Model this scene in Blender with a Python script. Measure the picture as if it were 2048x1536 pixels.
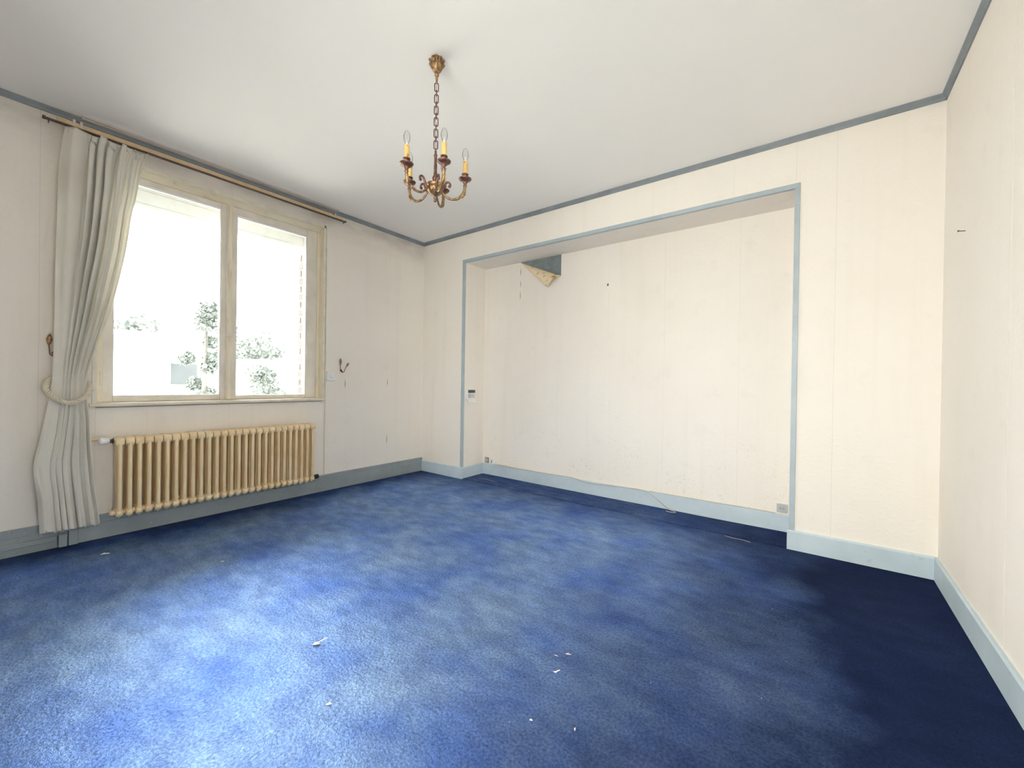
import bpy, bmesh, math, random
from mathutils import Vector, Matrix
random.seed(7)
scene = bpy.context.scene
COL = scene.collection
for o in list(bpy.data.objects):
    bpy.data.objects.remove(o, do_unlink=True)

# ------------------------------------------------------------------ camera
PI = math.pi
yaw, pitch, roll = -0.6443, -0.0048, 0.0151
fw = Vector((math.sin(yaw)*math.cos(pitch), math.cos(yaw)*math.cos(pitch), math.sin(pitch)))
rt = Vector((math.cos(yaw), -math.sin(yaw), 0.0))
up = rt.cross(fw)
r2 = rt*math.cos(roll) + up*math.sin(roll)
u2 = up*math.cos(roll) - rt*math.sin(roll)
cam_d = bpy.data.cameras.new('camera')
cam_d.sensor_width = 36.0
cam_d.lens = 814.49/2048*36.0
cam_d.clip_start = 0.02
cam_d.clip_end = 300
cam = bpy.data.objects.new('camera', cam_d)
COL.objects.link(cam)
M = Matrix(((r2.x, u2.x, -fw.x, 3.7039), (r2.y, u2.y, -fw.y, -3.1836), (r2.z, u2.z, -fw.z, 1.0473), (0, 0, 0, 1)))
cam.matrix_world = M
scene.camera = cam

# ------------------------------------------------------------------ sky, daylight, exposure
world = bpy.data.worlds.new('overcast_sky')
scene.world = world
world.use_nodes = True
bg = world.node_tree.nodes['Background']
bg.inputs['Color'].default_value = (1.0, 0.965, 0.905, 1)
bg.inputs['Strength'].default_value = 11.0

def portal(name, loc, size_y, size_z, direction):
    ld = bpy.data.lights.new(name, 'AREA')
    ld.shape = 'RECTANGLE'
    ld.size, ld.size_y = size_y, size_z
    ld.cycles.is_portal = True
    o = bpy.data.objects.new(name, ld)
    o.location = loc
    o.rotation_euler = Vector(direction).to_track_quat('-Z', 'Z').to_euler()
    COL.objects.link(o)
    return o

portal('daylight_portal', (-0.36, -1.955, 1.65), 1.40, 1.62, (1, 0, 0))
portal('fill_door_portal', (3.00, -3.83, 1.20), 1.20, 2.30, (0, 1, 0))  # samples sky through the added door that supplies fill
portal('fill_side_portal', (4.47, -2.80, 1.20), 0.44, 2.30, (-1, 0, 0))  # samples sky through the added side window that supplies fill

scene.view_settings.view_transform = 'Standard'
scene.view_settings.look = 'None'
scene.view_settings.gamma = 1.0
scene.view_settings.use_curve_mapping = False
scene.view_settings.exposure = 0.46
scene.cycles.max_bounces = 10
scene.cycles.diffuse_bounces = 8
scene.cycles.transparent_max_bounces = 12

# ------------------------------------------------------------------ helpers
class MB:
    def __init__(s):
        s.v = []; s.f = []
    def add(s, vs, fs):
        n = len(s.v)
        s.v += [tuple(v) for v in vs]
        s.f += [tuple(i+n for i in f) for f in fs]
        return s
    def box(s, a, b):
        x0, y0, z0 = [min(a[i], b[i]) for i in range(3)]
        x1, y1, z1 = [max(a[i], b[i]) for i in range(3)]
        return s.add([(x0,y0,z0),(x1,y0,z0),(x1,y1,z0),(x0,y1,z0),(x0,y0,z1),(x1,y0,z1),(x1,y1,z1),(x0,y1,z1)],
                     [(0,3,2,1),(4,5,6,7),(0,1,5,4),(1,2,6,5),(2,3,7,6),(3,0,4,7)])
    def sweep(s, prof, a, b, axis):
        """extrude closed 2D profile (list of (p,q)) along an axis from a to b. axis 0: p=y,q=z ; 1: p=x,q=z ; 2: p=x,q=y"""
        n = len(prof); vs = []
        for t in (a, b):
            for p, q in prof:
                vs.append({0: (t, p, q), 1: (p, t, q), 2: (p, q, t)}[axis])
        fs = [(i, (i+1) % n, n+(i+1) % n, n+i) for i in range(n)]
        fs += [tuple(range(n))[::-1], tuple(range(n, 2*n))]
        return s.add(vs, fs)
    def tube(s, path, rad, n=10, closed=False, caps=True, squash=None):
        path = [Vector(p) for p in path]
        m = len(path)
        rads = rad if isinstance(rad, (list, tuple)) else [rad]*m
        vs = []
        t0 = None; nrm = None
        for i, p in enumerate(path):
            if closed:
                t = path[(i+1) % m]-path[(i-1) % m]
            else:
                t = path[min(i+1, m-1)]-path[max(i-1, 0)]
            t.normalize()
            if nrm is None:
                ref = Vector((0, 0, 1)) if abs(t.z) < .9 else Vector((1, 0, 0))
                nrm = (ref - t*ref.dot(t)).normalized()
            else:
                nrm = (nrm - t*nrm.dot(t)).normalized()
            bn = t.cross(nrm)
            for k in range(n):
                a = 2*PI*k/n
                vs.append(p + (nrm*math.cos(a)+bn*math.sin(a)*(squash or 1))*rads[i])
        fs = []
        rng = m if closed else m-1
        for i in range(rng):
            for k in range(n):
                j = (i+1) % m
                fs.append((i*n+k, i*n+(k+1) % n, j*n+(k+1) % n, j*n+k))
        if caps and not closed:
            fs += [tuple(range(n))[::-1], tuple(range((m-1)*n, m*n))]
        return s.add(vs, fs)
    def lathe(s, prof, c=(0, 0, 0), n=24, flute=None):
        """prof: list of (r,z); flute(r,z,angle)->r"""
        vs = []; m = len(prof)
        for r, z in prof:
            for k in range(n):
                a = 2*PI*k/n
                rr = flute(r, z, a) if flute else r
                vs.append((c[0]+rr*math.cos(a), c[1]+rr*math.sin(a), c[2]+z))
        fs = []
        for i in range(m-1):
            for k in range(n):
                fs.append((i*n+k, i*n+(k+1) % n, (i+1)*n+(k+1) % n, (i+1)*n+k))
        fs += [tuple(range(n))[::-1], tuple(range((m-1)*n, m*n))]
        return s.add(vs, fs)
    def mesh(s, name, mat, smooth=False):
        me = bpy.data.meshes.new(name)
        me.from_pydata(s.v, [], s.f)
        bm = bmesh.new(); bm.from_mesh(me)
        bmesh.ops.recalc_face_normals(bm, faces=bm.faces)
        bm.to_mesh(me); bm.free()
        me.materials.append(mat)
        if smooth:
            me.shade_smooth()
            me.set_sharp_from_angle(angle=math.radians(50))
        me.update()
        return me
    def build(s, name, mat, parent=None, smooth=False, bevel=0, seg=2):
        return link(name, s.mesh(name, mat, smooth), parent, bevel, seg)

def link(name, me, parent=None, bevel=0, seg=2):
    o = bpy.data.objects.new(name, me)
    COL.objects.link(o)
    if parent is not None:
        o.parent = parent
    if bevel:
        md = o.modifiers.new('bevel', 'BEVEL')
        md.width = bevel; md.segments = seg; md.limit_method = 'ANGLE'; md.angle_limit = math.radians(40)
    return o

def tag(o, label=None, cat=None, group=None, kind=None):
    if label: o['label'] = label
    if cat: o['category'] = cat
    if group: o['group'] = group
    if kind: o['kind'] = kind
    return o

def empty(name, loc=(0, 0, 0)):
    o = bpy.data.objects.new(name, None)
    o.location = loc
    o.empty_display_size = .05
    COL.objects.link(o)
    return o

def struct(o, label=None, cat=None):
    o['kind'] = 'structure'
    if label: o['label'] = label
    if cat: o['category'] = cat
    return o

def arc(c, r, a0, a1, n):
    return [(c[0]+r*math.cos(math.radians(a0+(a1-a0)*i/(n-1))), c[1]+r*math.sin(math.radians(a0+(a1-a0)*i/(n-1)))) for i in range(n)]

def interp(tab, x):
    if x <= tab[0][0]: return tab[0][1]
    if x >= tab[-1][0]: return tab[-1][1]
    for i in range(len(tab)-1):
        x0, y0 = tab[i]; x1, y1 = tab[i+1]
        if x0 <= x <= x1:
            t = (x-x0)/(x1-x0)
            # catmull style smooth tangents
            ym = tab[i-1][1] if i > 0 else y0; xm = tab[i-1][0] if i > 0 else x0-(x1-x0)
            yp = tab[i+2][1] if i+2 < len(tab) else y1; xp = tab[i+2][0] if i+2 < len(tab) else x1+(x1-x0)
            m0 = (y1-ym)/(x1-xm)*(x1-x0); m1 = (yp-y0)/(xp-x0)*(x1-x0)
            return (2*t**3-3*t*t+1)*y0+(t**3-2*t*t+t)*m0+(-2*t**3+3*t*t)*y1+(t**3-t*t)*m1

# ------------------------------------------------------------------ materials
class NT:
    def __init__(s, name):
        s.m = bpy.data.materials.new(name)
        s.m.use_nodes = True
        s.t = s.m.node_tree
        s.b = s.t.nodes['Principled BSDF']
        s.out = s.t.nodes['Material Output']
        s.pos = None
    def n(s, typ, **kw):
        nd = s.t.nodes.new(typ)
        for k, v in kw.items():
            setattr(nd, k, v)
        return nd
    def l(s, a, b):
        s.t.links.new(a, b)
    def P(s):
        if s.pos is None:
            s.pos = s.n('ShaderNodeNewGeometry').outputs['Position']
        return s.pos
    def noise(s, scale, detail=3, rough=.55, stretch=None, obj=False):
        nd = s.n('ShaderNodeTexNoise')
        nd.inputs['Scale'].default_value = scale
        nd.inputs['Detail'].default_value = detail
        nd.inputs['Roughness'].default_value = rough
        src = s.P()
        if obj:
            src = s.n('ShaderNodeTexCoord').outputs['Object']
        if stretch:
            mp = s.n('ShaderNodeMapping')
            mp.inputs['Scale'].default_value = stretch
            s.l(src, mp.inputs['Vector']); src = mp.outputs['Vector']
        s.l(src, nd.inputs['Vector'])
        return nd.outputs['Fac']
    def ramp(s, fac, stops, interp='LINEAR'):
        nd = s.n('ShaderNodeValToRGB')
        cr = nd.color_ramp
        cr.interpolation = interp
        while len(cr.elements) < len(stops):
            cr.elements.new(.5)
        for e, (p, c) in zip(cr.elements, stops):
            e.position = p
            e.color = (c[0], c[1], c[2], 1) if hasattr(c, '__len__') else (c, c, c, 1)
        s.l(fac, nd.inputs['Fac'])
        return nd.outputs['Color']
    def mix(s, fac, a, b, mode='MIX'):
        nd = s.n('ShaderNodeMix', data_type='RGBA', blend_type=mode)
        for sock, val in ((nd.inputs[0], fac), (nd.inputs[6], a), (nd.inputs[7], b)):
            if hasattr(val, 'is_linked'):
                s.l(val, sock)
            elif hasattr(val, '__len__'):
                sock.default_value = (val[0], val[1], val[2], 1)
            else:
                sock.default_value = val
        return nd.outputs[2]
    def math(s, op, a, b=None, clamp=False):
        nd = s.n('ShaderNodeMath', operation=op, use_clamp=clamp)
        for i, v in enumerate((a, b)):
            if v is None: continue
            if hasattr(v, 'is_linked'): s.l(v, nd.inputs[i])
            else: nd.inputs[i].default_value = v
        return nd.outputs[0]
    def sep(s):
        nd = s.n('ShaderNodeSeparateXYZ'); s.l(s.P(), nd.inputs[0]); return nd.outputs
    def mr(s, v, a, b, c=0., d=1.):
        nd = s.n('ShaderNodeMapRange'); s.l(v, nd.inputs[0])
        for i, q in enumerate((a, b, c, d)): nd.inputs[i+1].default_value = q
        return nd.outputs[0]
    def bump(s, h, strength=.3, dist=.002, prev=None):
        nd = s.n('ShaderNodeBump')
        nd.inputs['Strength'].default_value = strength
        nd.inputs['Distance'].default_value = dist
        s.l(h, nd.inputs['Height'])
        if prev is not None: s.l(prev, nd.inputs['Normal'])
        s.l(nd.outputs[0], s.b.inputs['Normal'])
        return nd.outputs[0]
    def set(s, **kw):
        for k, v in kw.items():
            k = k.replace('_', ' ')
            sock = s.b.inputs[k]
            if hasattr(v, 'is_linked'): s.l(v, sock)
            elif hasattr(v, '__len__') and len(v) == 3: sock.default_value = (*v, 1)
            else: sock.default_value = v
        return s

def plain(name, col, rough=.5, metal=0, var=.12, scale=14, bump=0, bscale=60):
    t = NT(name)
    dark = tuple(c*(1-var) for c in col); lite = tuple(min(1, c*(1+var*.5)) for c in col)
    t.set(Base_Color=t.ramp(t.noise(scale, 4), [(.3, dark), (.7, lite)]), Roughness=rough, Metallic=metal)
    if bump: t.bump(t.noise(bscale, 4), bump, .002)
    return t.m

def wallpaper(name, mould=0., soot_shade=0., faded=False):
    t = NT(name)
    base = t.ramp(t.noise(1.1, 3), [(.3, (.82, .762, .685)), (.5, (.84, .787, .716)), (.72, (.85, .804, .742))])
    # faint vertical water runs of yellowing
    runs = t.noise(1.0, 3, stretch=(9, 9, .35))
    base = t.mix(t.math('MULTIPLY', t.mr(runs, .55, .8), .22), base, (.69, .635, .53))
    blot = t.noise(7, 4)
    base = t.mix(t.math('MULTIPLY', t.mr(blot, .6, .75), .12), base, (.60, .55, .45))
    z = t.sep()[2]
    if mould:
        m = t.math('MULTIPLY', t.mr(t.noise(95, 2), .62, .72), t.mr(t.noise(3.2, 3), .42, .62))
        m = t.math('MULTIPLY', m, t.mr(z, .75, .15))
        base = t.mix(t.math('MULTIPLY', m, mould), base, (.22, .20, .15))
    if soot_shade:
        m = t.math('MULTIPLY', t.mr(t.noise(2.0, 3, stretch=(1, 1, 3)), .30, .85), t.mr(z, 2.36, 2.62))  # sooty stain with painted shade in it, growing toward the ceiling
        base = t.mix(t.math('MULTIPLY', m, soot_shade), base, (.23, .205, .175))
    if faded:   # outline left behind by a picture that hung here
        x = t.sep()[0]
        inside = t.math('MULTIPLY', t.math('MULTIPLY', t.mr(x, 1.83, 1.86), t.mr(x, 2.44, 2.41)),
                        t.math('MULTIPLY', t.mr(z, 1.38, 1.40), t.mr(z, 1.84, 1.80)))
        base = t.mix(t.math('MULTIPLY', inside, .30), base, (.82, .77, .69))
    t.set(Base_Color=base, Roughness=.78, Specular_IOR_Level=.25)
    b1 = t.bump(t.noise(150, 3, .6), .35, .0025)
    t.bump(t.mr(t.noise(38, 2), .5, .72), .35, .002, b1)
    return t.m

M_wall = wallpaper('wallpaper_cream')
M_wall_niche = wallpaper('wallpaper_niche', mould=.55, faded=True)
M_wall_win = wallpaper('wallpaper_window_wall', mould=.2, soot_shade=.8)
M_plaster = plain('bare_plaster', (.42, .38, .31), .9, var=.2, bump=.3)
M_flapback = NT('wallpaper_back')
_t = M_flapback
_t.set(Base_Color=_t.mix(_t.mr(_t.noise(16, 4), .56, .66), (.80, .66, .46), (.42, .25, .10)), Roughness=.85)
_t.bump(_t.noise(40, 3), .3, .002)
M_flapback = _t.m
M_oldpaint = plain('old_grey_paint', (.20, .235, .245), .8, var=.25, scale=18)
M_ceil = NT('ceiling_paint')
_t = M_ceil
_t.set(Base_Color=_t.ramp(_t.noise(.8, 3), [(.3, (.885, .865, .832)), (.7, (.905, .888, .86))]), Roughness=.85, Specular_IOR_Level=.2)
_t.bump(_t.noise(45, 3), .12, .002)
M_ceil = _t.m

def blue_paint(name, a, b):
    t = NT(name)
    c = t.ramp(t.noise(5, 4), [(.3, a), (.7, b)])
    c = t.mix(t.math('MULTIPLY', t.mr(t.noise(34, 4), .64, .72), .35), c, tuple(v*.6 for v in a))
    c = t.mix(t.math('MULTIPLY', t.mr(t.noise(60, 3), .70, .74), .5), c, (.72, .75, .75))
    t.set(Base_Color=c, Roughness=.45)
    t.bump(t.noise(30, 3), .12, .002)
    return t.m
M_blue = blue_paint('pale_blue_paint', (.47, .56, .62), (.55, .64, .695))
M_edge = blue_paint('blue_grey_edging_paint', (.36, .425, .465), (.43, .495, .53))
M_slate = blue_paint('slate_blue_paint_with_shade', (.25, .29, .305), (.31, .35, .365))  # darker paint, with some of the window wall's shade in its tone
M_blue_dark = NT('blue_grey_moulding')
_t = M_blue_dark
_t.set(Base_Color=_t.ramp(_t.noise(7, 4), [(.3, (.19, .215, .235)), (.7, (.26, .29, .31))]), Roughness=.5)
M_blue_dark = _t.m

def carpet():
    t = NT('blue_carpet_pile')
    big = t.noise(1.3, 4, .6)
    mid = t.noise(6.5, 5, .6, stretch=(1, 1.9, 1))
    fine = t.noise(110, 3, .65)
    c = t.ramp(big, [(.32, (.016, .028, .100)), (.52, (.022, .040, .135)), (.70, (.031, .056, .175))])
    c = t.mix(t.mr(mid, .38, .66), t.mix(.4, c, (.008, .014, .045)), c)
    c = t.mix(t.mr(fine, .35, .68), t.mix(.5, c, (.004, .007, .024)), c)
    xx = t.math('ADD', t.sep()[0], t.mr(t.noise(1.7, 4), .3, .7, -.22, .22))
    c = t.mix(t.mr(xx, 2.7, 3.8), c, t.mix(.5, c, (.004, .007, .018)))      # base colour darkens toward the plain side wall
    t.set(Base_Color=c, Roughness=.95, Specular_IOR_Level=.05)
    b1 = t.bump(t.noise(95, 3, .7), .55, .005)
    b2 = t.bump(t.noise(14, 4, .6, stretch=(1, 1.6, 1)), .3, .008, b1)
    # lustre of the brushed pile; it weakens toward the plain side wall
    gl = t.n('ShaderNodeBsdfGlossy'); gl.inputs['Roughness'].default_value = .52
    t.l(b2, gl.inputs['Normal'])
    lus = t.ramp(t.noise(2.2, 5, .62), [(.34, (.23, .41, .98)), (.5, (.35, .55, 1.0)), (.66, (.45, .66, 1.0))])
    lus = t.mix(t.mr(mid, .36, .62), t.mix(.35, lus, (.05, .10, .38)), lus)
    lus = t.mix(t.mr(fine, .3, .7), t.mix(.6, lus, (.02, .04, .12)), lus)
    t.l(lus, gl.inputs['Color'])
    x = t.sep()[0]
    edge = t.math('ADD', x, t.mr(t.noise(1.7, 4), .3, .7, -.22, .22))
    gloss_fade = t.mr(edge, 2.50, 3.80, 1.0, .02)
    # painted shade: lustre lowered along the window wall and toward the alcove
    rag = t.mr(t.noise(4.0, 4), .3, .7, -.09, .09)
    gloss_fade = t.math('MULTIPLY', gloss_fade, t.mr(t.math('ADD', x, rag), .08, .46, .22, 1.0))
    gloss_fade = t.math('MULTIPLY', gloss_fade, t.mr(t.math('ADD', t.sep()[1], rag), -.55, .05, 1.0, .30))
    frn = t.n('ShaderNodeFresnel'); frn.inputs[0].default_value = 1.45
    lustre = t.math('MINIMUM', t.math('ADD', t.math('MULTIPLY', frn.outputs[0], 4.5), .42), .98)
    f = t.math('MULTIPLY', lustre, gloss_fade)
    mx = t.n('ShaderNodeMixShader')
    t.l(f, mx.inputs[0]); t.l(t.b.outputs[0], mx.inputs[1]); t.l(gl.outputs[0], mx.inputs[2]); t.l(mx.outputs[0], t.out.inputs[0])
    return t.m
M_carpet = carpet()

def paint_yellowed():
    t = NT('yellowed_cream_paint')
    c = t.ramp(t.noise(4, 4), [(.3, (.78, .69, .51)), (.7, (.85, .78, .62))])
    c = t.mix(t.math('MULTIPLY', t.mr(t.noise(11, 4, stretch=(1, 1, .4)), .58, .72), .45), c, (.42, .31, .13))
    t.set(Base_Color=c, Roughness=.35)
    t.bump(t.noise(25, 3), .08, .002)
    return t.m
M_frame = paint_yellowed()
M_sash = plain('sash_paint', (.80, .74, .65), .4, var=.15, scale=6)
M_sill = plain('sill_paint', (.74, .69, .58), .4, var=.12)
M_gasket = plain('white_glazing_bead', (.83, .83, .80), .4, var=.04)
M_shutter = plain('roller_shutter_grey_white', (.74, .76, .775), .6, var=.08)
M_radiator = NT('radiator_cream_enamel')
_t = M_radiator
_t.set(Base_Color=_t.ramp(_t.noise(9, 4), [(.25, (.80, .60, .33)), (.75, (.87, .72, .46))]), Roughness=.38)
_t.bump(_t.noise(55, 2), .12, .002)
M_radiator = _t.m
M_whiteplastic = plain('white_plastic', (.82, .81, .79), .35, var=.03)
M_greyplastic = plain('grey_plastic', (.46, .48, .47), .5, var=.1)
M_darkplastic = plain('dark_screen', (.09, .095, .075), .25, var=.2)
M_blackmetal = plain('blackened_valve', (.05, .045, .04), .5, metal=.5, var=.3)
M_rod = plain('tan_wood_rod', (.66, .47, .27), .45, var=.12, scale=20)
M_darkbrown = plain('dark_brown_track', (.10, .065, .045), .5, var=.3)
M_trackpale = plain('pale_ceiling_track', (.58, .54, .50), .5, var=.1)
M_brass = NT('aged_brass')
_t = M_brass
_t.set(Base_Color=_t.ramp(_t.noise(70, 4, obj=True), [(.3, (.14, .075, .055)), (.5, (.30, .185, .10)), (.7, (.55, .38, .17))]), Metallic=.85, Roughness=.38)
_t.bump(_t.noise(160, 3, obj=True), .4, .002)
M_brass = _t.m
M_bronze = NT('dark_bronze')
_t = M_bronze
_t.set(Base_Color=_t.ramp(_t.noise(60, 4, obj=True), [(.3, (.11, .05, .045)), (.6, (.22, .115, .085)), (.8, (.36, .22, .12))]), Metallic=.8, Roughness=.42)
_t.bump(_t.noise(140, 3, obj=True), .4, .002)
M_bronze = _t.m
M_candle = NT('candle_sleeve_wax')
_t = M_candle
_t.set(Base_Color=_t.mix(_t.mr(_t.noise(55, 3), .60, .68), (.70, .47, .17), (.42, .20, .06)), Roughness=.5)
_t.bump(_t.noise(70, 2, stretch=(1, 1, .4)), .3, .003)
M_candle = _t.m
M_paper = plain('scrap_paper', (.78, .76, .70), .8, var=.15, scale=40)
M_cable = plain('old_cable', (.52, .47, .40), .6, var=.2)
M_rope = plain('cream_rope', (.64, .58, .46), .8, var=.15, scale=30, bump=.4, bscale=200)
M_hole = plain('dark_hole', (.04, .035, .03), .9, var=.1)

def glassmat(name, tint=(1, 1, 1), ior=1.45):
    t = NT(name)
    t.t.nodes.remove(t.b)
    tr = t.n('ShaderNodeBsdfTransparent'); tr.inputs[0].default_value = (*tint, 1)
    gl = t.n('ShaderNodeBsdfGlossy'); gl.inputs['Roughness'].default_value = .02
    fr = t.n('ShaderNodeFresnel'); fr.inputs[0].default_value = 1.45
    mx = t.n('ShaderNodeMixShader')
    fr.inputs[0].default_value = ior
    t.l(fr.outputs[0], mx.inputs[0]); t.l(tr.outputs[0], mx.inputs[1]); t.l(gl.outputs[0], mx.inputs[2])
    t.l(mx.outputs[0], t.out.inputs[0])
    return t.m
M_glass = glassmat('window_glass', (.96, .98, .97))
M_bulb = glassmat('bulb_glass', (.96, .96, .955), 1.12)

def curtainmat():
    t = NT('curtain_fabric')
    c = t.ramp(t.noise(5, 4), [(.3, (.82, .79, .72)), (.7, (.87, .85, .79))])
    t.set(Base_Color=c, Roughness=.9, Specular_IOR_Level=.1)
    t.bump(t.noise(300, 2), .25, .001)
    tl = t.n('ShaderNodeBsdfTranslucent'); t.l(c, tl.inputs[0])
    mx = t.n('ShaderNodeMixShader'); mx.inputs[0].default_value = .33
    t.l(t.b.outputs[0], mx.inputs[1]); t.l(tl.outputs[0], mx.inputs[2]); t.l(mx.outputs[0], t.out.inputs[0])
    return t.m
M_curtain = curtainmat()
M_extwall = plain('white_render', (.72, .72, .71), .9, var=.04, scale=2)
M_extglass = plain('house_window_glass', (.052, .062, .070), .3, var=.25, scale=1.5)
M_leaf = plain('pale_leaves', (.115, .138, .128), .7, var=.3, scale=3)
M_bark = plain('bark', (.10, .10, .095), .9, var=.3)
M_brick = plain('old_brick', (.125, .105, .098), .9, var=.25, scale=9, bump=.3)
M_mortar = plain('pale_outer_wall', (.30, .29, .28), .9, var=.1)
M_ground = plain('pale_yard_paving', (.76, .75, .73), .95, var=.2, scale=2)

# ------------------------------------------------------------------ room dimensions (metres)
W, YF, H = 4.243, -3.60, 2.65
A, Q, D, HN = 0.653, 3.574, 0.344, 2.326          # alcove left, right, depth, height
WY0, WY1, WZ0, WZ1 = -2.70, -1.205, 0.86, 2.46    # window opening in the room face
TW = 0.34                                          # outer wall thickness
PAPER = 0.0015

# ------------------------------------------------------------------ floor (carpet) and ceiling
def carpet_sheet(name, x0, x1, y0, y1, step, amp, seed, ragged=None):
    nx = max(2, int((x1-x0)/step)); ny = max(2, int((y1-y0)/step))
    rnd = random.Random(seed)
    ph = [rnd.uniform(0, 6) for _ in range(8)]
    vs = []; fs = []
    for j in range(ny+1):
        for i in range(nx+1):
            x = x0+(x1-x0)*i/nx; y = y0+(y1-y0)*j/ny
            yy = y
            z = amp*(math.sin(1.7*x+ph[0])*math.sin(2.1*y+ph[1])+.5*math.sin(4.3*x-3.1*y+ph[2])+.3*math.sin(7*x+8*y+ph[3]))
            if ragged and j == ragged[0]:
                yy += ragged[1]*(math.sin(9*x+ph[4])+.6*math.sin(23*x+ph[5])+.4*rnd.uniform(-1, 1))
            vs.append((x, yy, z))
    for j in range(ny):
        for i in range(nx):
            a = j*(nx+1)+i
            fs.append((a, a+1, a+nx+2, a+nx+1))
    n = len(vs)
    # skirt thickness below
    mb = MB(); mb.add(vs, fs)
    base = [(x0, y0, -.02), (x1, y0, -.02), (x1, y1, -.02), (x0, y1, -.02)]
    return mb

mb = carpet_sheet('floor', 0, W, YF, 0.006, .03, .0012, 3)
mb.box((0, YF, -.12), (W, D, -.012))
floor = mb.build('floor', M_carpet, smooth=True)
struct(floor, 'worn navy blue carpet covering the whole room floor', 'floor')
mbn = carpet_sheet('carpet_strip', A, Q, .0, D, .03, .0012, 5)
strip = MB()
strip.v = [(x, y, z+.003) for x, y, z in mbn.v]; strip.f = mbn.f
# rolled edge where the alcove strip meets the room carpet
path = [(A+.005+(Q-A-.01)*i/80, .004+.004*math.sin(i*.9)+.003*math.sin(i*2.3), .0015) for i in range(81)]
strip.tube(path, .0035, 6)
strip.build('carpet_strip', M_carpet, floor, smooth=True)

ceiling = MB().box((-TW, YF-.2, H), (W+.2, D+.2, H+.2)).build('ceiling', M_ceil)
struct(ceiling, 'off-white painted ceiling', 'ceiling')

# ------------------------------------------------------------------ walls
mb = MB()
OY0, OY1 = -2.655, -1.262     # narrower outer opening
mb.box((-TW, YF-.2, -.12), (0, WY0, H)); mb.box((-TW, WY1, -.12), (0, D+.2, H))
mb.box((-TW, WY0, -.12), (0, WY1, WZ0-.012)); mb.box((-TW, WY0, WZ1), (0, WY1, H))
mb.box((-TW, WY0, WZ0-.012), (-.13, OY0, WZ1)); mb.box((-TW, OY1, WZ0-.012), (-.13, WY1, WZ1))
wall_left = struct(mb.build('wall_left', M_mortar), 'window wall papered in stained cream', 'wall')
mb = MB()
mb.box((0, 0, -.12), (A, D+.2, H)); mb.box((Q, 0, -.12), (W+.2, D+.2, H))
mb.box((A, D, -.12), (Q, D+.2, HN)); mb.box((A, 0, HN), (Q, D+.2, H))
wall_back = struct(mb.build('wall_back', M_plaster), 'far wall with wide shallow alcove papered in cream', 'wall')
mb = MB(); SDA, SDB, SDZ = -3.02, -2.58, 2.35  # unseen side opening, added to brighten the window wall
mb.box((W, YF-.2, -.12), (W+.2, SDA, H)); mb.box((W, SDB, -.12), (W+.2, 0, H)); mb.box((W, SDA, SDZ), (W+.2, SDB, H)); mb.box((W, SDA, -.12), (W+.2, SDB, .04))
wall_right = struct(mb.build('wall_right', M_plaster), 'plain cream papered side wall', 'wall')
# wall behind the photographer, with an opening added for fill light
FD0, FD1, FDZ = 2.40, 3.60, 2.35
mb = MB(); mb.box((-TW, YF-.2, -.12), (FD0, YF, H)); mb.box((FD1, YF-.2, -.12), (W+.2, YF, H)); mb.box((FD0, YF-.2, FDZ), (FD1, YF, H)); mb.box((FD0, YF-.2, -.12), (FD1, YF, .04))
wall_front = struct(mb.build('wall_front', M_wall), 'papered wall facing the alcove', 'wall')

G = .0006
def paper(axis, const, out, u0, u1, z0, z1, parent, mat, t=PAPER):
    """one drop of wallpaper: thin sheet on wall plane axis=const, facing direction out"""
    mb = MB()
    a, b = (u0+G/2, u1-G/2)
    if axis == 0: mb.box((const, a, z0), (const+out*t, b, z1))
    elif axis == 1: mb.box((a, const, z0), (b, const+out*t, z1))
    else: mb.box((a, z0, const), (b, z1, const+out*t))
    return mb.build('wallpaper_strip', mat, parent)
tv = lambda: PAPER+random.uniform(-.0004, .0006)
ys = [YF, -3.43, -2.94, -2.447, -1.957, -1.466, -.976, -.485, 0]
for u0, u1 in zip(ys[:-1], ys[1:]):
    t = tv()
    # split around window opening
    lo, hi = max(u0, WY0), min(u1, WY1)
    if hi > lo:
        paper(0, 0, 1, lo, hi, 0, WZ0-.02, wall_left, M_wall_win, t)
        paper(0, 0, 1, lo, hi, WZ1, H, wall_left, M_wall_win, t)
        if u0 < WY0: paper(0, 0, 1, u0, WY0, 0, H, wall_left, M_wall_win, t)
        if u1 > WY1: paper(0, 0, 1, WY1, u1, 0, H, wall_left, M_wall_win, t)
    else:
        paper(0, 0, 1, u0, u1, 0, H, wall_left, M_wall_win, t)
for u0, u1 in ((0, .273), (.273, A)): paper(1, 0, -1, u0, u1, 0, H, wall_back, M_wall, tv())
for u0, u1 in ((Q, 3.779), (3.779, W)): paper(1, 0, -1, u0, u1, 0, H, wall_back, M_wall, tv())
for u0, u1 in ((A, 1.15), (1.15, 1.645), (1.645, 2.153), (2.153, 2.659), (2.659, 3.218), (3.218, Q)):
    paper(1, 0, -1, u0, u1, HN, H, wall_back, M_wall, tv())
    paper(2, HN, -1, u0, u1, 0, D, wall_back, M_wall, tv())
    if abs(u0-1.15) > .01:
        paper(1, D, -1, u0, u1, 0, HN, wall_back, M_wall_niche, tv())
paper(0, A, 1, 0, D, 0, HN, wall_back, M_wall, tv())
paper(0, Q, -1, 0, D, 0, HN, wall_back, M_wall, tv())
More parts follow.
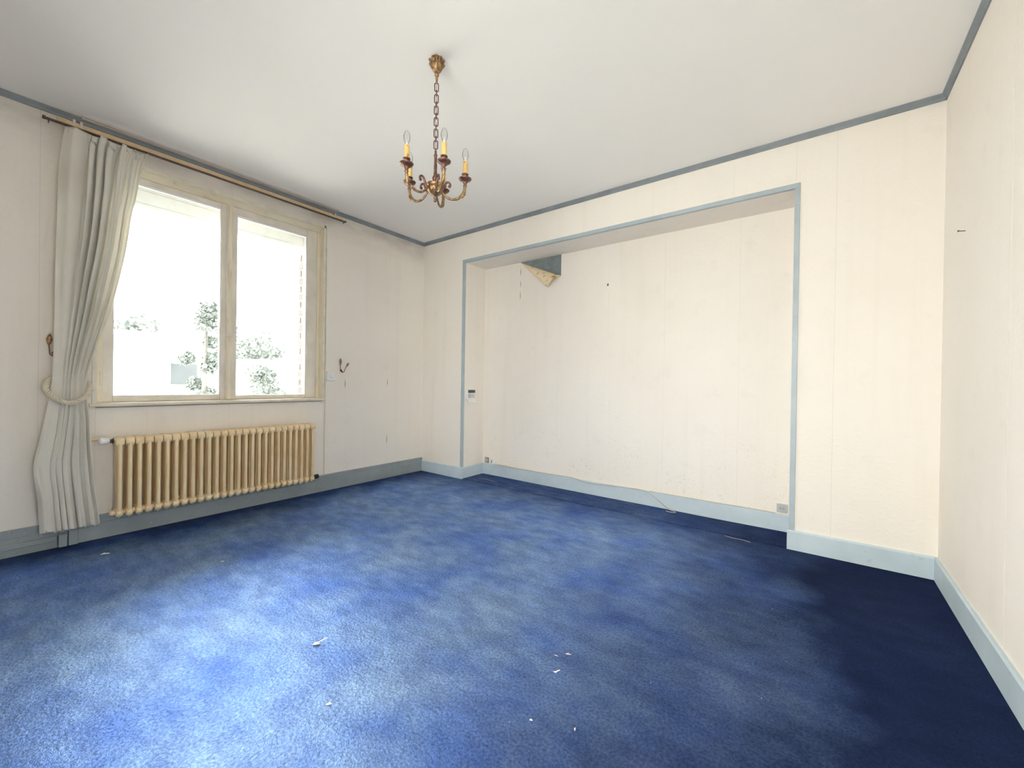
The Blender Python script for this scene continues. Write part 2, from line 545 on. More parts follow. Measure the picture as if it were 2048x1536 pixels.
for i in range(8):
    u1 = -.49*i; u0 = max(YF, u1-.49)
    if u1-u0 < .02: continue
    t = tv(); lo, hi = max(u0, SDA), min(u1, SDB)
    if hi > lo:
        paper(0, W, -1, lo, hi, SDZ, H, wall_right, M_wall, t)
        if u0 < SDA: paper(0, W, -1, u0, SDA, 0, H, wall_right, M_wall, t)
        if u1 > SDB: paper(0, W, -1, SDB, u1, 0, H, wall_right, M_wall, t)
    else: paper(0, W, -1, u0, u1, 0, H, wall_right, M_wall, t)

# torn drop in the alcove: its top right corner has come away and hangs folded over
P0, P1, P2 = (1.152, 2.318), (1.645, 2.318), (1.645, 2.112)     # bare triangle
mb = MB()
vs = []
for yy in (D, D-PAPER):
    vs += [(1.15+G/2, yy, 0), (1.645-G/2, yy, 0), (1.645-G/2, yy, P2[1]), (1.15+G/2, yy, P0[1])]
mb.add(vs, [(0, 1, 2, 3), (4, 7, 6, 5), (0, 4, 5, 1), (1, 5, 6, 2), (2, 6, 7, 3), (3, 7, 4, 0)])
mb.build('wallpaper_strip', M_wall_niche, wall_back)
mb = MB()
mb.add([(1.15, D-.0004, 2.325), (1.645, D-.0004, 2.325), (1.645, D-.0004, 2.10), (1.15, D-.0004, 2.31)], [(0, 1, 2, 3)])
mb.add([(1.15, D-.0001, 2.325), (1.645, D-.0001, 2.325), (1.645, D-.0001, 2.10), (1.15, D-.0001, 2.31)], [(3, 2, 1, 0)])
mb.build('bare_patch', M_oldpaint, wall_back)
# folded flap: free corner mirrored below the fold, belly standing off the wall, free edge curling
nu, nv = 26, 18
vs = []
fold0 = Vector((P0[0], P0[1])); fold1 = Vector((P2[0], P2[1]))
tip = Vector((1.505, 2.003))
for j in range(nv+1):
    v = j/nv                      # 0 at fold, 1 at tip side
    for i in range(nu+1):
        u = i/nu
        base = fold0.lerp(fold1, u)
        end = fold0.lerp(tip, u)
        p = base.lerp(end, v)
        off = .004+.050*math.sin(PI*min(1, v*.9))*u + .012*v*u
        # curl of the free short edge (u -> 1)
        c = max(0, (u-.86)/.14)
        off += .016*math.sin(c*PI*.9)
        p2 = p + Vector((.012*c*c*v, .004*c*v))
        vs.append((p2.x, D-off, p2.y))
fs = [(j*(nu+1)+i, j*(nu+1)+i+1, (j+1)*(nu+1)+i+1, (j+1)*(nu+1)+i) for j in range(nv) for i in range(nu)]
flap = MB().add(vs, fs).build('wallpaper_flap', M_flapback, wall_back, smooth=True)
sm = flap.modifiers.new('thick', 'SOLIDIFY'); sm.thickness = .0012
flap['label'] = 'torn wallpaper corner folded down showing its tan stained back'

# split seams where the paper has opened
for (y, z0, z1) in ((-.485, .985, 1.065), (-.486, .36, .46), (-.976, .96, 1.05)):
    MB().sweep([(y-.0010, z0), (y+.0022, (z0+z1)/2-.01), (y+.0008, z1), (y-.0022, (z0+z1)/2)], PAPER, PAPER+.0009, 0).build('paper_tear', M_hole, wall_left)
for (x, z0, z1) in ((1.150, 2.18, 2.27), (1.150, 1.93, 2.02), (1.1505, 2.06, 2.13)):
    MB().sweep([(x-.0014, z0), (x+.0022, (z0+z1)/2-.01), (x+.001, z1), (x-.0026, (z0+z1)/2)], D-PAPER-.0009, D-PAPER, 1).build('paper_tear', M_hole, wall_back)

# ------------------------------------------------------------------ baseboards
def board_prof(h, t, ledge=False):
    if ledge:
        return [(0, 0), (t, 0), (t, h*.68), (t-.004, h*.70), (t-.006, h*.70), (t-.006, h-.006), (t-.010, h), (0, h)]
    return [(0, 0), (t, 0), (t, h-.008), (t-.005, h), (0, h)]
def bb_x(name, x0, x1, y, h, t, parent=None):      # along x, face toward -y
    return MB().sweep([(y-p, z) for p, z in board_prof(h, t)], x0, x1, 0).build(name, M_blue, parent)
def bb_y(name, y0, y1, x, s, h, t, ledge=False, parent=None, mat=None):
    return MB().sweep([(x+s*p, z) for p, z in board_prof(h, t, ledge)], y0, y1, 1).build(name, mat or M_blue, parent)
bh = .124
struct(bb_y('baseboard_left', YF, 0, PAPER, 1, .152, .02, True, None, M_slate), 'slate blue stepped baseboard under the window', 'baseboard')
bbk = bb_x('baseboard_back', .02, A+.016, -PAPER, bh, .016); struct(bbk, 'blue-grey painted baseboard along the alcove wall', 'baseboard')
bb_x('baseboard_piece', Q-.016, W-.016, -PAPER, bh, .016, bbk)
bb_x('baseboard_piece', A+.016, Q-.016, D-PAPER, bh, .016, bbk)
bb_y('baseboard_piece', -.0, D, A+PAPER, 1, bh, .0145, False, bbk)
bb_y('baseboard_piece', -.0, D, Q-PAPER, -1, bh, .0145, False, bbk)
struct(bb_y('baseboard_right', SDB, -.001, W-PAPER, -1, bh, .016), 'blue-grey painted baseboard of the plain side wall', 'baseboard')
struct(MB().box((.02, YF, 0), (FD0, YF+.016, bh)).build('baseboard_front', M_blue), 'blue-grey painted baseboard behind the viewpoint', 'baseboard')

# crown strip under the ceiling
def crown(name, seg):
    (x0, y0), (x1, y1), inn = seg
    m = .034
    if x0 == x1:
        pr = [(x0, H), (x0+inn*.022, H), (x0+inn*.020, H-.008), (x0+inn*.010, H-.020), (x0+inn*.008, H-m), (x0, H-m)]
        return MB().sweep(pr, y0, y1, 1).build(name, M_blue_dark)
    pr = [(y0, H), (y0+inn*.022, H), (y0+inn*.020, H-.008), (y0+inn*.010, H-.020), (y0+inn*.008, H-m), (y0, H-m)]
    return MB().sweep(pr, x0, x1, 0).build(name, M_blue_dark)
struct(crown('trim_1', ((PAPER, YF), (PAPER, 0), 1)), 'dark blue-grey ceiling moulding over the window', 'moulding')
struct(crown('trim_2', ((0, -PAPER), (W, -PAPER), -1)), 'dark blue-grey ceiling moulding over the alcove', 'moulding')
struct(crown('trim_3', ((W-PAPER, YF), (W-PAPER, 0), -1)), 'dark blue-grey ceiling moulding on the plain side wall', 'moulding')
struct(crown('trim_4', ((0, YF), (W, YF), 1)), 'dark blue-grey ceiling moulding behind the viewpoint', 'moulding')

# blue edging around the alcove
tr = struct(empty('trim_5', (A, 0, 0)), 'thin blue-grey edging strip framing the alcove', 'edging')
tr.location = (0, 0, 0)
def edge_v(x, s, name):
    mb = MB()
    mb.box((x-s*.004, -.0085, bh), (x+s*.022, -PAPER, HN+.022))
    mb.box((x-s*.0075, -.0085, bh), (x-s*PAPER, .016, HN-.004))
    return mb.build(name, M_edge, tr, bevel=.0015)
edge_v(A, -1, 'edging_strip'); edge_v(Q, 1, 'edging_strip')
mb = MB(); mb.box((A-.022, -.0095, HN-.002), (Q+.022, -PAPER, HN+.024)); mb.box((A+.008, -.0095, HN-.0075), (Q-.008, .016, HN-PAPER))
mb.build('edging_strip', M_edge, tr, bevel=.0015)
edge_note = None

# ------------------------------------------------------------------ window
win = struct(empty('window_1', (0, 0, 0)), 'yellowed two-sash casement window', 'window')
FX0, FX1 = -.125, -.075       # fixed frame depth
# casing and reveal lining in yellowed paint (fixed frame)
mb = MB()
mb.box((FX0, WY0, WZ0), (FX1+.02, WY0+.040, WZ1)); mb.box((FX0, WY1-.034, WZ0), (FX1+.02, WY1, WZ1))
mb.box((FX0, WY0, WZ1-.040), (FX1+.02, WY1, WZ1)); mb.box((FX0, WY0, WZ0-.01), (FX1+.02, WY1, WZ0+.012))
mb.build('window_frame', M_frame, win, bevel=.003)
mb = MB()   # reveal lining boards
mb.box((FX1+.02, WY0-.002, WZ0), (.002, WY0+.006, WZ1)); mb.box((FX1+.02, WY1-.006, WZ0), (.002, WY1+.002, WZ1))
mb.box((FX1+.02, WY0, WZ1-.006), (.002, WY1, WZ1+.002))
mb.build('window_lining', M_frame, win)
mb = MB()   # casing moulding on the room face
for (y0, y1, z0, z1) in ((WY0-.018, WY0+.006, WZ0, WZ1+.018), (WY1-.006, WY1+.014, WZ0, WZ1+.018), (WY0-.018, WY1+.014, WZ1-.006, WZ1+.020)):
    mb.box((PAPER, y0, z0), (.012, y1, z1))
mb.build('window_casing', M_sill, win, bevel=.003)
# inclined fillet under the head
MB().sweep([(-.055, WZ1-.006), (-.02, WZ1-.006), (-.055, WZ1-.035)], WY0+.006, WY1-.006, 1).build('head_fillet', M_frame, win)
# sill board
MB().sweep([(-.075, WZ0-.012), (.030, WZ0-.012), (.034, WZ0-.006), (.034, WZ0+.004), (.028, WZ0+.010), (-.075, WZ0+.014)], WY0-.03, WY1+.022, 1).build('window_sill', M_sill, win)
mid = -1.945
def sash(y0, y1, z0, z1, gl, gr, gb, gt):
    s = empty('sash'); s.parent = win
    mb = MB()
    x0, x1 = -.112, -.062
    mb.box((x0, y0, z0), (x1, gl, z1)); mb.box((x0, gr, z0), (x1, y1, z1))
    mb.box((x0, gl, z0), (x1, gr, gb)); mb.box((x0, gl, gt), (x1, gr, z1))
    mb.build('sash_rails', M_sash, s, bevel=.004)
    b = .011; mb = MB(); xb0, xb1 = -.098, -.070
    mb.box((xb0, gl, gb), (xb1, gl+b*.5, gt)); mb.box((xb0, gr-b*.5, gb), (xb1, gr, gt))
    mb.box((xb0, gl+b*.5, gb), (xb1, gr-b*.5, gb+b*.5)); mb.box((xb0, gl+b*.5, gt-b*1.2), (xb1, gr-b*.5, gt))
    mb.build('glazing_bead', M_gasket, s)
    MB().box((-.087, gl, gb), (-.083, gr, gt)).build('pane', M_glass, s)
    return s
sash(-2.663, -1.965, WZ0+.014, WZ1-.040, -2.612, -2.000, .912, 2.385)
sash(-1.925, -1.238, WZ0+.014, WZ1-.040, -1.893, -1.330, .902, 2.362)
# closing stile with half-round espagnolette cover and its collar
cs = MB()
cs.box((-.112, -1.968, WZ0+.014), (-.050, -1.922, WZ1-.04))
cs.build('closing_stile', M_sash, win, bevel=.003)
pr = [(-.050+.020*math.cos(math.radians(a)), -1.947+.015*math.sin(math.radians(a))) for a in range(-90, 91, 15)]
MB().sweep(pr, WZ0+.016, WZ1-.05, 2).build('espagnolette_rod', M_frame, win, smooth=True)
MB().lathe([(.001, -.012), (.018, -.012), (.024, -.006), (.024, .006), (.018, .012), (.001, .012)], (-.045, -1.945, 1.385), 20).build('rod_collar', M_sash, win, smooth=True)
for z in (1.03, 2.05):
    MB().lathe([(.001, -.045), (.007, -.045), (.007, .045), (.001, .045)], (-.058, -2.668, z), 10).build('hinge', M_frame, win, smooth=True)
    MB().lathe([(.001, -.045), (.007, -.045), (.007, .045), (.001, .045)], (-.058, -1.233, z), 10).build('hinge', M_frame, win, smooth=True)

# unseen glazed door and narrow window, added to let in fill light
fill_door = struct(empty('fill_door_1', (0, 0, 0)), 'unseen glazed door added for fill light, facing the alcove', 'door')
mb = MB()
mb.box((FD0, YF-.12, .04), (FD0+.05, YF-.06, FDZ)); mb.box((FD1-.05, YF-.12, .04), (FD1, YF-.06, FDZ))
mb.box((FD0, YF-.12, FDZ-.05), (FD1, YF-.06, FDZ)); mb.box((FD0, YF-.12, .04), (FD1, YF-.06, .12))
mb.build('fill_door_frame', M_sash, fill_door, bevel=.003)
MB().box((FD0+.05, YF-.092, .12), (FD1-.05, YF-.088, FDZ-.05)).build('pane', M_glass, fill_door)  # pane of the added unseen door
fill_win = struct(empty('fill_window_2', (0, 0, 0)), 'unseen narrow window added for fill light in the plain side wall', 'window')
mb = MB()
mb.box((W+.06, SDA, .04), (W+.12, SDA+.05, SDZ)); mb.box((W+.06, SDB-.05, .04), (W+.12, SDB, SDZ))
mb.box((W+.06, SDA, SDZ-.05), (W+.12, SDB, SDZ)); mb.box((W+.06, SDA, .04), (W+.12, SDB, .12))
mb.build('window_frame', M_sash, fill_win, bevel=.003)  # frame of the added unseen window
MB().box((W+.088, SDA+.05, .12), (W+.092, SDB-.05, SDZ-.05)).build('pane', M_glass, fill_win)  # pane of the added unseen window

# roller shutter drawn up outside the panes
sh = empty('roller_shutter', (-.22, -1.95, 2.27))
tag(sh, 'pale grey roller shutter drawn up behind the window panes', 'shutter')
def child(o, par):
    o.parent = par; o.matrix_parent_inverse = par.matrix_world.inverted()
    return o
bpy.context.view_layer.update()
for k in range(2):
    z0 = 2.30+.09*k
    child(MB().sweep([(-.228, z0), (-.214, z0+.001), (-.214, z0+.088), (-.228, z0+.089)], OY0+.012, OY1-.012, 1).build('shutter_slat', M_shutter), sh)
child(MB().box((-.232, OY0+.010, 2.270), (-.212, OY1-.010, 2.300)).build('bottom_rail', M_shutter, bevel=.002), sh)
for y0, y1 in ((OY0+.001, OY0+.014), (OY1-.014, OY1-.001)):
    child(MB().box((-.24, y0, WZ0), (-.205, y1, WZ1)).build('guide_rail', M_gasket), sh)

# brick quoins of the outer window jamb
k = 0; z = WZ0+.05
while z < 2.2:
    ln = .035 if k % 2 else .085
    MB().box((-TW-.004, OY1-.006, z), (-TW+ln, OY1+.05, z+.058)).build('brick', M_brick, wall_left)
    z += .075; k += 1

# ------------------------------------------------------------------ outside
ground = struct(MB().box((-60, -60, -1.2), (60, 60, -1.0)).build('ground', M_ground), 'pale yard outside the window', 'ground')
def house(name, x, y0, y1, top, wins, label):
    h = empty(name, (x, (y0+y1)/2, -1.0)); tag(h, label, 'house')
    bpy.context.view_layer.update()
    child(MB().sweep([(y0, -1.0), (y1, -1.0), (y1, top), (y0, top)], x-5, x, 0).build('house_wall', M_extwall), h)
    child(MB().box((x-5.1, y0-.1, top), (x+.12, y1+.1, top+.10)).build('roof_edge', M_extwall), h)
    for (a, b, z0, z1) in wins:
        f = child(MB().box((x-.01, a-.04, z0-.05), (x+.05, b+.04, z1+.04)).build('house_window', M_extwall), h)
        g = MB().box((x+.051, a, z0), (x+.056, b, z1)).build('pane', M_extglass); g.parent = f
    return h
house('white_house', -9, -9.0, .85, 2.0, [(-.24, .30, .86, 1.38)], 'white flat-roofed house with a small bluish window, beyond the yard')
house('low_outbuilding', -11.5, 2.35, 9, 1.58, [], 'low white outbuilding beyond the bushes outside')
def tree(name, base, h, rx, rz, n, label, seed, trunk=True, lf=.09):
    rnd = random.Random(seed)
    t = empty(name, base); tag(t, label, 'tree' if trunk else 'bush', 'greenery outside the window')
    bpy.context.view_layer.update()
    bx, by, bz = base
    if trunk:
        child(MB().tube([(bx, by, bz), (bx+.05, by-.03, bz+h*.4), (bx-.03, by+.04, bz+h*.8)], [.09, .06, .02], 8).build('trunk', M_bark, smooth=True), t)
    mb = MB()
    blobs = [(rnd.uniform(-.6, .6)*rx, rnd.uniform(-.6, .6)*rx, h-rz+rnd.uniform(-.7, .7)*rz, rnd.uniform(.3, .6)*rx) for _ in range(14)]
    for _ in range(n):
        c = rnd.choice(blobs)
        d = Vector((rnd.gauss(0, 1), rnd.gauss(0, 1), rnd.gauss(0, 1))).normalized()*c[3]*rnd.uniform(.5, 1)
        p = Vector((bx+c[0], by+c[1], bz+c[2]))+d
        a = Vector((rnd.uniform(-1, 1), rnd.uniform(-1, 1), rnd.uniform(-1, 1))).normalized()
        b = a.orthogonal().normalized()
        s = lf*rnd.uniform(.6, 1.3)
        mb.add([p-a*s, p+b*s*.45, p+a*s, p-b*s*.45], [(0, 1, 2, 3)])
    fo = child(mb.build('foliage', M_leaf), t)
    fo['kind'] = 'stuff'
    return t
tree('garden_tree', (-7.3, -.02, -1.0), 4.1, .48, 1.7, 3000, 'slender leafy tree standing before the white house outside', 11, True, .06)
tree('garden_bush', (-6.5, .92, -1.0), 2.55, .42, .55, 900, 'rounded bush beside the slender tree outside the window', 12, False, .055)
tree('distant_tree', (-17, .2, -1.0), 4.2, 1.3, .9, 1200, 'distant tree rising behind the white house roof', 13, True, .12)
tree('distant_tree', (-21, 6.3, -1.0), 4.3, 1.8, 1.0, 1200, 'distant tree rising behind the low outbuilding', 14, True, .15)

# ------------------------------------------------------------------ radiator
rad = empty('radiator', (.105, -1.995, .14))
tag(rad, 'cream cast-iron column radiator mounted under the window', 'radiator')
NS, RY0, RY1 = 27, -2.606, -1.366
pitch_ = (RY1-RY0)/(NS-1)
def section_mesh():
    mb = MB()
    zb, zt = .150, .650
    cols = [.060, .105, .150]
    for cx in cols:
        n = 12; ring = []
        zs = [(zb+.020, .6), (zb+.05, 1), (zt-.05, 1), (zt-.012, .8)]
        vs = []
        for z, k in zs:
            for i in range(n):
                a = 2*PI*i/n
                vs.append((cx+.0165*k*math.cos(a), .0125*k*math.sin(a), z))
        fs = [(i*n+j, i*n+(j+1) % n, (i+1)*n+(j+1) % n, (i+1)*n+j) for i in range(3) for j in range(n)]
        fs += [tuple(range(n))[::-1], tuple(range(3*n, 4*n))]
        mb.add(vs, fs)
    # headers: rounded lobes
    def lobe(z0, z1, y):
        pr = [(.048, z0+.012), (.062, z0), (.148, z0), (.163, z0+.012), (.166, (z0+z1)/2), (.163, z1-.012), (.148, z1), (.062, z1), (.048, z1-.012)]
        c = ((.107), (z0+z1)/2)
        vs = []; lay = [(-y, .80), (-y*.7, .97), (0, 1.0), (y*.7, .97), (y, .80)]
        n = len(pr)
        for yy, k in lay:
            for p, q in pr:
                vs.append((c[0]+(p-c[0])*(.5+.5*k), yy, c[1]+(q-c[1])*k))
        fs = [(i*n+j, i*n+(j+1) % n, (i+1)*n+(j+1) % n, (i+1)*n+j) for i in range(len(lay)-1) for j in range(n)]
        fs += [tuple(range(n))[::-1], tuple(range((len(lay)-1)*n, len(lay)*n))]
        mb.add(vs, fs)
    lobe(.600, .652, .0215)
    lobe(.146, .196, .0165)
    # pointed foot of each section
    mb.add([(.06, -.008, .150), (.15, -.008, .150), (.15, .008, .150), (.06, .008, .150), (.075, 0, .136), (.140, 0, .136)],
           [(0, 1, 5, 4), (2, 3, 4, 5), (1, 2, 5), (3, 0, 4), (0, 3, 2, 1)])
    # thin webs between columns
    mb.box((.06, -.004, .18), (.15, .004, .62))
    # hubs joining to next section
    for z in (.632, .171):
        n = 14; vs = []
        for y in (-pitch_/2, pitch_/2):
            for i in range(n):
                a = 2*PI*i/n
                vs.append((.107+.027*math.cos(a), y, z+.017*math.sin(a)))
        fs = [(j, (j+1) % n, n+(j+1) % n, n+j) for j in range(n)] + [tuple(range(n))[::-1], tuple(range(n, 2*n))]
        mb.add(vs, fs)
    return mb.mesh('radiator_section', M_radiator, True)
me = section_mesh()
bpy.context.view_layer.update()
for i in range(NS):
    o = link('radiator_section', me)
    o.location = (0, RY0+pitch_*i, 0)
    child(o, rad)
for y in (-2.3, -1.65):
    for z in (.60, .20):
        child(MB().box((.0025, y-.012, z-.01), (.10, y+.012, z+.01)).build('bracket', M_radiator, bevel=.002), rad)
child(MB().tube([(.107, RY0-.020, .171), (.107, RY0-.034, .171), (.107, RY0-.042, .171)], [.020, .020, .012], 6).build('plug', M_radiator), rad)
child(MB().tube([(.107, RY0-.020, .632), (.107, RY0-.030, .632)], .016, 8).build('valve_union', M_blackmetal), rad)
# white thermostatic head and supply pipe
vt = empty('thermostatic_valve', (.107, RY0-.045, .632))
tag(vt, 'white knob-shaped thermostatic valve at the radiator end', 'valve')
bpy.context.view_layer.update()
hd = MB()
prof = [(.001, 0), (.016, 0), (.021, .006), (.0235, .018), (.0225, .036), (.019, .046), (.012, .050), (.001, .050)]
hd.lathe(prof, (0, 0, 0), 20, lambda r, z, a: r*(1+.035*math.cos(10*a)) if .004 < z < .045 else r)
ho = hd.build('valve_head', M_whiteplastic, smooth=True)
ho.location = (.115, RY0-.050, .634); ho.rotation_euler = (math.radians(82), 0, math.radians(28))
child(ho, vt)
child(MB().tube([(.107, RY0-.031, .632), (.107, RY0-.056, .632)], .012, 10).build('valve_body', M_blackmetal), vt)
pp = [(.05, RY0-.062, .640), (.047, -2.78, .642), (.046, -2.835, .640), (.046, -2.85, .625), (.046, -2.85, .30), (.046, -2.85, .152)]
pipe = MB().tube([(.107, RY0-.056, .632), (.085, RY0-.058, .636)]+pp, .0085, 10).build('supply_pipe', M_radiator, smooth=True)
tag(pipe, 'thin cream heating pipe running behind the curtain to the radiator', 'pipe')
rv = MB()
rv.tube([(.107, RY1+.024, .171), (.107, RY1+.050, .171)], .015, 10)
rv.tube([(.107, RY1+.046, .171), (.107, RY1+.075, .171)], .020, 6)
rv.tube([(.095, RY1+.060, .171), (.03, RY1+.062, .170), (.0225, RY1+.062, .166)], .009, 8)
tag(rv.build('return_valve', M_blackmetal, smooth=True), 'small blackened return valve at the radiator foot', 'valve')
bl = MB().lathe([(.001, 0), (.009, 0), (.009, .012), (.005, .02), (.001, .02)], (0, 0, 0), 10).build('bleed_screw', M_blackmetal, smooth=True)
bl.location = (.107, RY1+.024, .632); bl.rotation_euler = (math.radians(-90), 0, 0)
child(bl, rad)

# ------------------------------------------------------------------ curtain rod and ceiling track
rod = empty('curtain_rod', (0, -1.99, 2.555)); tag(rod, 'long tan curtain rod on brackets above the window', 'curtain rod')
bpy.context.view_layer.update()
RX, RZ = .10, 2.556
child(MB().box((RX-.007, -2.885, RZ-.012), (RX+.007, -1.085, RZ+.012)).build('rod', M_rod, bevel=.003), rod)
child(MB().box((RX-.012, -2.930, RZ-.020), (RX+.010, -1.060, RZ-.0125)).build('runner_track', M_darkbrown), rod)
for y in (-2.815, -2.785, -1.160):
    mb = MB()
    mb.box((PAPER, y-.007, 2.600), (.006, y+.007, 2.650-.036)); mb.box((PAPER, y-.006, 2.572), (RX, y+.006, 2.585)); mb.box((RX-.012, y-.006, RZ-.016), (RX+.0095, y+.006, 2.585))
    mb.box((PAPER, y-.007, 2.555), (.005, y+.007, 2.600))
    child(mb.build('bracket', M_trackpale, bevel=.002), rod)
for y, s in ((-2.935, -1), (-1.055, 1)):
    mb = MB(); mb.box((RX-.014, y-.006, RZ-.021), (RX+.010, y+.006, RZ-.008)); mb.tube([(RX, y-s*.018, RZ-.020), (RX, y-s*.018, RZ-.040)], .003, 6)
    child(mb.build('end_stop', M_darkbrown), rod)
tk = MB()
tk.sweep([(.026, H), (.026, H-.012), (.040, H-.012), (.043, H-.006), (.052, H-.006), (.055, H-.012), (.070, H-.012), (.070, H)], -2.775, -1.10, 1)
tag(tk.build('ceiling_track', M_trackpale), 'pale grooved curtain track fixed to the ceiling above the rod', 'curtain track')

# ------------------------------------------------------------------ curtain
edgeR = [(.105, -2.689), (.333, -2.710), (.586, -2.730), (.804, -2.742), (.974, -2.756), (1.082, -2.746), (1.208, -2.717), (1.384, -2.673), (1.532, -2.640), (1.715, -2.607), (1.865, -2.584), (2.101, -2.557), (2.205, -2.539), (2.379, -2.515), (2.48, -2.495), (2.535, -2.478)]
edgeL = [(.125, -2.938), (.323, -2.947), (.514, -2.963), (.67, -2.941), (.814, -2.919), (.989, -2.897), (1.136, -2.892), (1.372, -2.888), (1.608, -2.886), (1.844, -2.883), (2.081, -2.879), (2.289, -2.874), (2.45, -2.862), (2.535, -2.852)]
NU, NV = 260, 120
ctab = [(0, 0), (.10, .20), (.24, .45), (.32, 1.0), (.40, 1.75), (.48, 2.5), (.56, 3.25), (.65, 3.9), (.75, 4.5), (.85, 5.1), (.93, 5.7), (1, 6.2)]
vs = []
for j in range(NV+1):
    z = .112+(2.535-.112)*j/NV
    tie = math.exp(-((z-.95)/.16)**2)
    top = max(0, (z-2.40)/.135)
    for i in range(NU+1):
        s = i/NU
        L, R = interp(edgeL, z), interp(edgeR, z)
        w = R-L
        warp = .035*math.sin(2.1*z+1.0)+.02*math.sin(5.3*z)
        ph = 2*PI*interp(ctab, min(1, max(0, s+warp*math.sin(PI*s))))
        amp = (.026+.010*math.sin(3.1*z+4*s))*(1-.66*tie)*(1-.25*top)*(.75+.25*math.sin(11*s+1))
        if s < .28: amp *= .55
        x = .112+amp*math.sin(ph)+.006*math.sin(2*ph+z*2)*(1-tie)
        x += .010*math.sin(2.3*z+5*s)*(1-tie)
        y = L+w*s + (.34*w/6)*math.sin(2*ph+.6)*(1-.5*tie)*math.sin(PI*s)
        # bulge and crinkles low on the free side
        if s < .35 and z < .75:
            x += .014*math.sin(18*z+9*s)*(1-s/.35)*math.exp(-((z-.45)/.17)**2)
        zz = z
        if j >= NV-2:
            zz += .009*math.sin(ph*.5+.8) - .013
        if j == 0:
            zz += .010*math.sin(ph)+.012*(1-s)
        vs.append((min(max(x, .066), .172), y, zz))
fs = [(j*(NU+1)+i, j*(NU+1)+i+1, (j+1)*(NU+1)+i+1, (j+1)*(NU+1)+i) for j in range(NV) for i in range(NU)]
ct = empty('curtain', (.11, -2.8, .11)); tag(ct, 'off-white gathered curtain tied back beside the window', 'curtain')
bpy.context.view_layer.update()
cu = MB().add(vs, fs).build('curtain_panel', M_curtain, smooth=True)
cu.data.set_sharp_from_angle(angle=PI)
sm = cu.modifiers.new('thick', 'SOLIDIFY'); sm.thickness = .0018
child(cu, ct)
for i in range(9):
    y = -2.84+i*.043
    o = MB().tube([(RX, y, RZ-.0225), (RX+.004, y, RZ-.030), (RX+.010, y+.002, RZ-.045), (RX+.012, y, RZ-.060)], .0022, 6).build('curtain_hook', M_trackpale)
    child(o, ct)
# heading tape on the room side
tp = [(v[0]+.004, v[1], v[2]) for v in vs]
r0, r1 = NV-6, NV-5
hv = [tp[r0*(NU+1)+i] for i in range(NU+1)]+[tp[r1*(NU+1)+i] for i in range(NU+1)]
hf = [(i, i+1, NU+2+i, NU+1+i) for i in range(NU)]
child(MB().add(hv, hf).build('heading_seam', M_curtain, smooth=True), ct)

# rope tieback
rp = MB()
npt = 220
ctr = Vector((.112, -2.829, .975))
loop = []
for i in range(npt):
    a = 2*PI*i/npt
    x = .072*math.cos(a); y = .090*math.sin(a)
    z = -.062*math.cos(a)+.03*abs(math.sin(a))*0 + .010*math.sin(a)*0
    z -= .03*(1-abs(math.sin(a))**1.5) if math.cos(a) > 0 else -.02*(1-abs(math.sin(a)))
    loop.append(ctr+Vector((x, y, z)))
for k in range(3):
    st = []
    for i, p in enumerate(loop):
        t = (loop[(i+1) % npt]-loop[i-1]).normalized()
        n1 = Vector((0, 0, 1)); n1 = (n1-t*n1.dot(t)).normalized(); n2 = t.cross(n1)
        an = 2*PI*(i/npt*13+k/3)
        st.append(p+(n1*math.cos(an)+n2*math.sin(an))*.0075)
    rp.tube(st, .0080, 7, closed=True)
rope = rp.build('rope_tieback', M_rope, smooth=True)
tag(rope, 'twisted cream rope tied around the curtain', 'rope')

# ------------------------------------------------------------------ tieback hooks on the window wall
def hook(name, y, z, label, scale=1.0, mirror=1):
    h = empty(name, (PAPER, y, z)); tag(h, label, 'hook')
    bpy.context.view_layer.update()
    child(MB().lathe([(.001, 0), (.012, 0), (.011, .004), (.005, .006), (.001, .006)], (0, 0, 0), 14).build('mounting_plate', M_brass, smooth=True), h)
    pl = h.children[0]; pl.rotation_euler = (0, PI/2, 0); pl.location = (0, 0, 0); pl.matrix_parent_inverse = Matrix()
    pts = []
    for i in range(15):
        a = PI+PI*i/14
        pts.append((.030+.0*i, .020*math.cos(a)*mirror, .018*math.sin(a)))
    path = [(.028, -.024*mirror, .055), (.030, -.022*mirror, .03)]+pts+[(.036, .026*mirror, .022), (.04, .036*mirror, .042)]
    st = MB().tube(path, .0032, 8).build('prong', M_bronze, smooth=True); st.parent = h
    ne = MB().tube([(.003, 0, 0), (.016, 0, -.006), (.030, 0, -.018)], .004, 8).build('neck', M_bronze, smooth=True); ne.parent = h
    def leaf(c, ang, ln, wd):
        vs = []; nn = 9
        for i in range(nn+1):
            t = i/nn
            w_ = wd*math.sin(PI*min(1, t*.92+.06))**.8
            for k in range(8):
                a = 2*PI*k/8
                q = Vector((math.cos(a)*w_*.35, math.sin(a)*w_, (t-.05)*ln))
                q.rotate(Matrix.Rotation(ang, 3, 'X'))
                vs.append(Vector(c)+q)
        f_ = [(i*8+k, i*8+(k+1) % 8, (i+1)*8+(k+1) % 8, (i+1)*8+k) for i in range(nn) for k in range(8)]
        f_ += [tuple(range(8))[::-1], tuple(range(nn*8, nn*8+8))]
        o = MB().add(vs, f_).build('leaf_end', M_brass, smooth=True); o.parent = h
    leaf((.028, -.024*mirror, .050), math.radians(-4)*mirror, .068, .0125)
    leaf((.040, .035*mirror, .040), math.radians(-32)*mirror, .046, .011)
    return h
hook('tieback_hook', -1.022, 1.135, 'brass tieback hook with leaf ends beside the light switch')
hook('tieback_hook', -2.878, 1.180, 'brass tieback hook half hidden behind the tied curtain', mirror=1)

